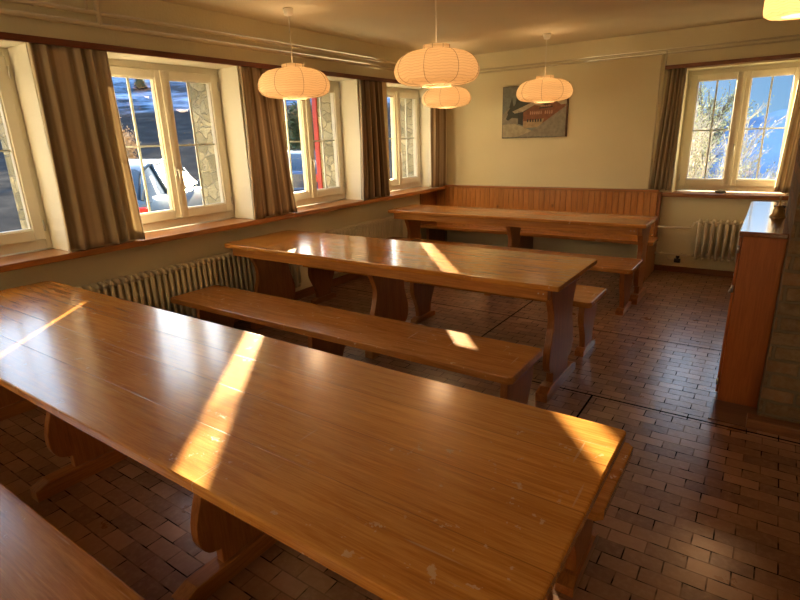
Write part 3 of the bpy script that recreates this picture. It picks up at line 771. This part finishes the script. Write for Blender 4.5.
def hterr(x, y):
    d = math.hypot(x-CX, y-CY); az = math.degrees(math.atan2(-(x-CX), y-CY))   # 0 = straight back, + to the left
    base = -.10
    lift = 0
    if d > 13:
        k = min(1,(d-13)/30)
        lift = (d-13)*math.tan(math.radians(4.6))
    if d > 45: lift += (d-45)*math.tan(math.radians(6.5))*min(1,(d-45)/40)
    w = max(0,min(1,(az-17)/14))                     # only rises on the left side, falls into the valley behind
    n = math.sin(x*.31+y*.17)*.25+math.sin(x*.11-y*.23+1.3)*.5+math.sin(x*.05+y*.07)*1.4
    valley = -min(60,(max(0,d-17))*.45)
    z = base+w*(lift+n*min(1,max(0,d-14)/25)*.5)+(1-w)*valley
    cap = math.tan(math.radians(7.6))*d+1.2
    return min(z, cap)
mt = MB()
rads = [5,7.5,9,10.5,12,13,14,16,18,21,24,28,32,37,43,50,58,68,80,95,115,140,170,200]
def tp(i, j):
    d = rads[i]; a = math.radians(-40+j*1.75); x = CX-d*math.sin(a); y = CY+d*math.cos(a); return (x,y,hterr(x,y))
nr, na = len(rads)-1, 92
V = [[mt.bm.verts.new(tp(i,j)) for j in range(na+1)] for i in range(nr+1)]
def inroom(x,y): return x > -.66 and y < .62
for i in range(nr):
    for j in range(na):
        q = (V[i][j],V[i+1][j],V[i+1][j+1],V[i][j+1])
        if all(inroom(v.co.x,v.co.y) for v in q): continue
        if any(inroom(v.co.x,v.co.y) for v in q):
            for v in q:
                pass
        f = mt.bm.faces.new(q[::-1]); f.smooth = True
for v in mt.bm.verts:
    if v.co.x > -3 and v.co.y < 3: v.co.z = min(v.co.z, -.2)
structure(mt.build('ground_outside', M['terrain']), 'asphalt yard rising to a snowy hillside outside the windows', 'ground')
# far ridge beyond the valley, aerial haze painted in as blue colour
M['ridge'] = rgbmat('haze_blue_ridge', lambda g: g.ramp(g.noise(g.coord('World',(.02,.02,.05)),1,6), [(.4,(.10,.16,.25)),(.6,(.22,.32,.45))]))
rd = MB(); RV = []
for k in range(41):
    a = math.radians(-38+k*1.9); 
    el = math.radians(1.2+1.3*math.sin(k*.55)+.8*math.sin(k*1.3+1)+.9)
    D = 420; x = CX-D*math.sin(a); y = CY+D*math.cos(a)
    RV.append([(x,y,D*math.tan(el)),(x*1.0+0,y-60,-30),(x,y-90,-60)])
VV = [[rd.bm.verts.new(p) for p in r] for r in RV]
for A, B_ in zip(VV, VV[1:]):
    for k in range(2):
        f = rd.bm.faces.new((A[k],A[k+1],B_[k+1],B_[k])); f.smooth = True
structure(rd.build('ridge_outside', M['ridge']), 'mountain ridge painted haze-blue beyond the back window', 'mountain')

# cars
def rr(x): return x
def make_car(name, loc, rz, paint, lower):
    t = empty(name, loc, rz)                         # local +x is forward
    # side outline stations: (x, half width at belt, z_belt, z_low)
    st = [(-2.02,.70,.90,.42),(-1.96,.80,.97,.34),(-1.6,.86,1.0,.26),(-.6,.88,.98,.24),(.5,.88,.95,.24),(1.0,.87,.93,.24),(1.5,.85,.86,.26),(1.95,.78,.72,.32),(2.12,.62,.58,.40)]
    mb = MB()
    def ring(s):
        x,w,zb,zl = s; out = []
        for y,z in ((-w*.90,zl),(-w,zl+.12),(-w*1.02,(zl+zb)/2),(-w*.99,zb-.06),(-w*.93,zb),(0,zb+.025),(w*.93,zb),(w*.99,zb-.06),(w*1.02,(zl+zb)/2),(w,zl+.12),(w*.90,zl)): out.append(mb.bm.verts.new((x,y,z)))
        return out
    R = [ring(s) for s in st]
    for A, B2 in zip(R, R[1:]):
        for k in range(10):
            f = mb.bm.faces.new((A[k],A[k+1],B2[k+1],B2[k])); f.smooth = True; f.material_index = 1 if k in (0,1,8,9) else 0
        mb.bm.faces.new((A[10],A[0],B2[0],B2[10])).material_index = 1
    mb.bm.faces.new(R[0]); mb.bm.faces.new(R[-1][::-1])
    mb.build('body', [paint, lower], t, recalc=True)
    # cabin
    cab = [(-1.93,.70,.97),(-1.42,.62,1.36),(-1.0,.61,1.43),(-.2,.61,1.46),(.45,.60,1.42),(1.22,.74,.94)]
    g = MB(); gr = []
    for x,w,z in cab:
        zb = .96
        gr.append([g.bm.verts.new(p) for p in ((x if z > 1 else x,-.82,zb-.02),(x,-w,z-.05),(x,-w*.85,z),(x,0,z+.02),(x,w*.85,z),(x,w,z-.05),(x,.82,zb-.02))])
    for i,(A,B2) in enumerate(zip(gr, gr[1:])):
        for k in range(6):
            f = g.bm.faces.new((A[k],A[k+1],B2[k+1],B2[k])); f.smooth = True
            f.material_index = 0 if (k in (1,2,3,4) and i in (1,2,3)) else 1
    g.build('cabin', [paint, CARGL], t, recalc=True)
    # pillars
    pl = MB()
    for sy in (-1,1):
        for a,b in (((-1.93,.74,.97),(-1.42,.635,1.36)),((-.98,.83,.96),(-.95,.62,1.41)),((.05,.83,.96),(-.02,.625,1.43)),((.47,.61,1.40),(1.24,.76,.94))):
            pl.tube([(a[0],sy*a[1],a[2]),(b[0],sy*b[1],b[2])],.022,8)
        pl.tube([(-1.42,sy*.625,1.345),(-1.0,sy*.615,1.42),(-.2,sy*.615,1.45),(.47,sy*.605,1.41)],.02,8)
    pl.build('pillar', paint, t)
    MB().tube([(-1.2,0,1.42),(-1.28,0,1.50),(-1.36,0,1.56)],[.02,.010,.004],6).build('antenna', M['black'], t)
    for sy in (-1,1):
        MB().box(-2.05,-1.90,sy*.72-.10,sy*.72+.10,.72,.90,bev=.02).build('tail_light', CARRED, t)
        MB().box(1.90,2.02,sy*.62-.13,sy*.62+.13,.56,.68,bev=.02).build('headlight', M['metal'], t)
        MB().box(.72,.90,sy*.96-.07,sy*.96+.07,.94,1.06,bev=.02).tube([(.80,sy*.8,.96),(.80,sy*.92,.98)],.02,6).build('mirror', paint, t)
        for x in (-1.25,1.35):
            wh = MB().lathe([(0,-.10),(.19,-.10),(.30,-.10),(.32,-.06),(.32,.06),(.30,.10),(.20,.10),(0,.08)],28).build('wheel', M['black'], t)
            wh.rotation_euler = (PI/2,0,0); wh.location = (x,sy*.80,.32)
            hb = MB().lathe([(0,-.02),(.19,-.02),(.20,.02),(.05,.035),(0,.03)],20).build('hubcap', M['metal'], wh); hb.location = (0,0,-.095*sy if sy > 0 else .095)
    MB().box(-2.09,-1.99,-.78,.78,.36,.60,bev=.03).build('bumper', lower, t)
    return t
CARGL = plain('car_window_glass', (.015,.03,.045), .2, spec=.35, coat=0, noise=.02)
CARRED = plain('tail_light_red', (.65,.02,.01), .25)
paintA = plain('silver_blue_paint', (.045,.075,.11), .3, .0, coat=.5, noise=.02)
lowA = plain('maroon_lower_body', (.09,.025,.025), .35, coat=.5)
paintB = plain('dark_blue_paint', (.035,.06,.11), .2, .2, coat=1, noise=.02)
hd = math.atan2(.735,-.676)
carA = make_car('car', (-4.86,-1.66,-.12), hd, paintA, lowA); carA.scale = (1,.88,1)
tag(carA, 'silver-blue car with a red tail light parked outside the second window', 'car')
tag(make_car('car', (-7.2,4.1,-.12), math.atan2(.75,-.66), paintB, paintB), 'dark blue car parked further off, seen under the left paper lantern', 'car')

# vegetation
def mesh_from_lists(name, verts, faces, mats, mi=None, parent=None):
    me = bpy.data.meshes.new(name); me.from_pydata(verts, [], faces)
    for m in mats: me.materials.append(m)
    if mi: me.polygons.foreach_set('material_index', mi)
    o = bpy.data.objects.new(name, me); COL.objects.link(o)
    if parent: o.parent = parent
    return o
def seg(Vs, F, a, b, ra, rb):
    d = (b-a); 
    if d.length < 1e-5: return
    d.normalize(); u = d.orthogonal().normalized(); w = d.cross(u); i = len(Vs)
    for p, r in ((a,ra),(b,rb)):
        for k in range(3):
            an = 2*PI*k/3; Vs.append(tuple(p+(u*math.cos(an)+w*math.sin(an))*r))
    for k in range(3): F.append((i+k,i+(k+1)%3,i+3+(k+1)%3,i+3+k))
def bare_tree(name, loc, h, spread, depth, m_bark, m_leaf, rnd, nleaf=0, lsize=.03, trunk=.05, nst=1, up=.25):
    t = empty(name, loc); Vs, F = [], []; Lv, Lf = [], []
    def grow(p, d, L, r, lev):
        segs = 3; q = p.copy(); dd = d.copy()
        for s in range(segs):
            dd = (dd+Vector((rnd.uniform(-.22,.22),rnd.uniform(-.22,.22),rnd.uniform(-.08,.14)))).normalized()
            q2 = q+dd*L/segs; seg(Vs,F,q,q2,r*(1-.25*s/segs),r*(1-.25*(s+1)/segs)); q = q2
            if lev > 0:
                for _ in range(2 if lev > 1 else 2):
                    az = rnd.uniform(0,2*PI); o = Vector((math.cos(az),math.sin(az),rnd.uniform(-.1,.6)))*spread
                    grow(q, (dd+o).normalized(), L*rnd.uniform(.5,.72), r*.55, lev-1)
            elif nleaf and m_leaf:
                for _ in range(nleaf):
                    c = q+Vector([rnd.uniform(-.10,.10) for _ in range(3)]); n1 = Vector([rnd.uniform(-1,1) for _ in range(3)]).normalized(); n2 = n1.orthogonal().normalized(); i = len(Lv)
                    Lv.extend([tuple(c-n1*lsize),tuple(c+n2*lsize*.5),tuple(c+n1*lsize),tuple(c-n2*lsize*.5)]); Lf.append((i,i+1,i+2,i+3))
    for s in range(nst):
        grow(Vector((rnd.uniform(-.15,.15)*nst,rnd.uniform(-.15,.15)*nst,0)), Vector((rnd.uniform(-up,up),rnd.uniform(-up,up),1)).normalized(), h*.42, trunk, depth)
    mesh_from_lists('branches', Vs, F, [m_bark], parent=t)
    if Lf: mesh_from_lists('leaves', Lv, Lf, [m_leaf], parent=t)
    return t
M['bark'] = plain('pale_bark', (.62,.54,.42), .9, noise=.3); M['bark2'] = plain('brown_bark', (.20,.15,.10), .9, noise=.3)
M['leafy'] = plain('yellow_green_leaves', (.50,.47,.20), .7, noise=.3); M['leafd'] = plain('dark_green_leaves', (.07,.10,.035), .7, noise=.3)
M['straw'] = plain('dry_orange_grass', (.44,.31,.17), .9, noise=.3)
rn = random.Random(21)
tag(bare_tree('bare_bush', (1.95,6.2,-2.2), 4.2, .4, 4, M['bark'], M['leafy'], rn, 1, .022, .05, 4), 'dense pale bare bush filling the left pane of the back window', 'bush')
tag(bare_tree('bare_bush', (3.3,9.4,-2.9), 3.6, .55, 4, M['bark'], None, rn, 0, .02, .028, 3), 'pale bare bush low in the right pane of the back window', 'bush')
tag(bare_tree('conifer', (.1,11.5,-3.2), 7.2, .4, 4, M['bark2'], M['leafy'], rn, 3, .035, .10, 2), 'tall yellow-green tree behind the bare bush outside the back window', 'tree')
# dry bush on the yard, trees at the edge of the yard
tag(bare_tree('dry_bush', (-7.9,-.62,-.12), 2.7, .5, 4, M['straw'], M['straw'], rn, 3, .03, .03, 5, .5), 'sunlit orange-brown dry bush behind the silver-blue car', 'bush')
def conifer(name, loc, h, rnd, m_leaf):
    t = empty(name, loc); V1, F1 = [], []; seg(V1,F1,Vector((0,0,0)),Vector((0,0,h)),h*.02,.01)
    Lv, Lf = [], []; n = int(26)
    for k in range(n):
        z = h*(.12+.86*k/n); R = h*.22*(1-k/n)+.05
        for q in range(11):
            a = 2*PI*q/11+rnd.uniform(-.25,.25)+k; r = R*rnd.uniform(.75,1.1); c, s = math.cos(a), math.sin(a); w = r*.26; i = len(Lv)
            Lv.extend([(0,0,z+.02*h),(r*.6*c-w*s,r*.6*s+w*c,z-r*.22),(r*c,r*s,z-r*.42),(r*.6*c+w*s,r*.6*s-w*c,z-r*.22)]); Lf.append((i,i+1,i+2,i+3))
    mesh_from_lists('trunk', V1, F1, [M['bark2']], parent=t); mesh_from_lists('foliage', Lv, Lf, [m_leaf], parent=t); return t
protoC = conifer('conifer', (0,0,0), 5.0, random.Random(3), M['leafd'])
spots = []
rc = random.Random(12)
for k in range(26):
    az = rc.uniform(47,72); d = 84+k*4.2; spots.append((az,d,rc.uniform(.7,1.1)))
for i,(az,d,s) in enumerate(spots):
    o = protoC if i == 0 else copy_tree(protoC)
    a = math.radians(az); x = CX-d*math.sin(a); y = CY+d*math.cos(a)
    o.location = (x,y,hterr(x,y)-.2); o.scale = (s,s,s); o.rotation_euler = (0,0,rc.uniform(0,6))
    tag(o, 'dark conifer on the snowy hillside outside the left windows', 'tree', 'conifers on the hillside')
tag(bare_tree('leafy_tree', (-9.6,6.8,-.3), 3.0, .6, 4, M['bark2'], M['leafd'], rn, 3, .06, .09, 2), 'green tree outside the third window, behind the dark blue car', 'tree')
tag(MB().box(-.03,.03,-.006,.016,0,1.19,bev=.003).build('shutter_strip', plain('red_paint',(.42,.05,.03),.5), loc=(-.595,-1.902,.9)), 'red painted vertical strip against the stone reveal outside the third window', 'strip')

# ------------------------------------------------------------------ light
SUN_EL = math.atan(.192)
sd = Vector((-.655,.755,0)).normalized()*math.cos(SUN_EL)+Vector((0,0,math.sin(SUN_EL)))
su = bpy.data.lights.new('sun','SUN'); su.energy = 33; su.color = (1,.80,.52); su.angle = math.radians(.55)
so = bpy.data.objects.new('sun', su); COL.objects.link(so); so.rotation_euler = sd.to_track_quat('Z','Y').to_euler(); so.location = (-10,12,6)
w = bpy.data.worlds.new('world'); S.world = w; w.use_nodes = True; nt = w.node_tree; nt.nodes.clear(); g = N(nt)
out = g.n('ShaderNodeOutputWorld'); bg = g.n('ShaderNodeBackground'); 
tc = g.n('ShaderNodeTexCoord'); dirv = tc.outputs['Generated']; sp = g.n('ShaderNodeSeparateXYZ'); g.l(dirv, sp.inputs[0])
blue = g.ramp(sp.outputs['Z'], [(0,(.20,.40,.66)),(.08,(.15,.33,.60)),(.20,(.60,.73,.93)),(.5,(.54,.70,.96)),(1,(.25,.45,.9))])
gain = g.math('ADD', .52, g.math('MULTIPLY', g.ramp(sp.outputs['Z'], [(.09,(0,0,0)),(.26,(1,1,1))]), 1.15))
dt = g.n('ShaderNodeVectorMath', operation='DOT_PRODUCT'); g.l(dirv, dt.inputs[0]); dt.inputs[1].default_value = tuple(sd)
glow = g.math('MULTIPLY', g.math('POWER', g.math('MAXIMUM', dt.outputs['Value'], 0.0), 18.0), 2.6)
cb = g.n('ShaderNodeCombineColor'); [g.l(gain, cb.inputs[i]) for i in range(3)]
skyc = g.mix(1.0, blue, cb.outputs[0], 'MULTIPLY')
gb = g.n('ShaderNodeCombineColor'); [g.l(g.math('MULTIPLY', glow, kk), gb.inputs[i]) for i, kk in enumerate((1.0,.9,.72))]
skyc = g.mix(1.0, skyc, gb.outputs[0], 'ADD')
g.l(skyc, bg.inputs[0]); bg.inputs[1].default_value = 1.25; g.l(bg.outputs[0], out.inputs[0])
for i, r in enumerate(LW):
    pl_ = bpy.data.lights.new('window_portal','AREA'); pl_.shape = 'RECTANGLE'; pl_.size = WW; pl_.size_y = 1.2; pl_.cycles.is_portal = True
    po_ = bpy.data.objects.new('window_portal', pl_); COL.objects.link(po_); po_.location = (-.66, r-WW/2, 1.51); po_.rotation_euler = (PI/2,0,-PI/2)
pl_ = bpy.data.lights.new('window_portal','AREA'); pl_.shape = 'RECTANGLE'; pl_.size = 1.02; pl_.size_y = 1.2; pl_.cycles.is_portal = True
po_ = bpy.data.objects.new('window_portal', pl_); COL.objects.link(po_); po_.location = (3.32,.62,1.5); po_.rotation_euler = (-PI/2,0,0)

# ------------------------------------------------------------------ camera
cam = bpy.data.cameras.new('camera'); co = bpy.data.objects.new('camera', cam); COL.objects.link(co)
cam.sensor_width = 36; cam.lens = 527.4091/800*36; cam.clip_start = .02; cam.clip_end = 2000
r_ = Vector((0.82462283,0.56481743,-0.03128038)); u_ = Vector((-0.14048642,0.25804463,0.95586429)); f_ = Vector((-0.54796054,0.78383305,-0.29213867))
R3 = Matrix((r_, u_, -f_)).transposed()
co.matrix_world = Matrix.Translation((3.68189,-6.48873,1.52735)) @ R3.to_4x4()
S.camera = co
S.view_settings.view_transform = 'Standard'; S.view_settings.look = 'None'; S.view_settings.gamma = 1; S.view_settings.exposure = 1.08
S.view_settings.use_curve_mapping = False
S.cycles.max_bounces = 10; S.cycles.transparent_max_bounces = 16; S.cycles.sample_clamp_indirect = 8
S.cycles.caustics_reflective = False; S.cycles.caustics_refractive = False
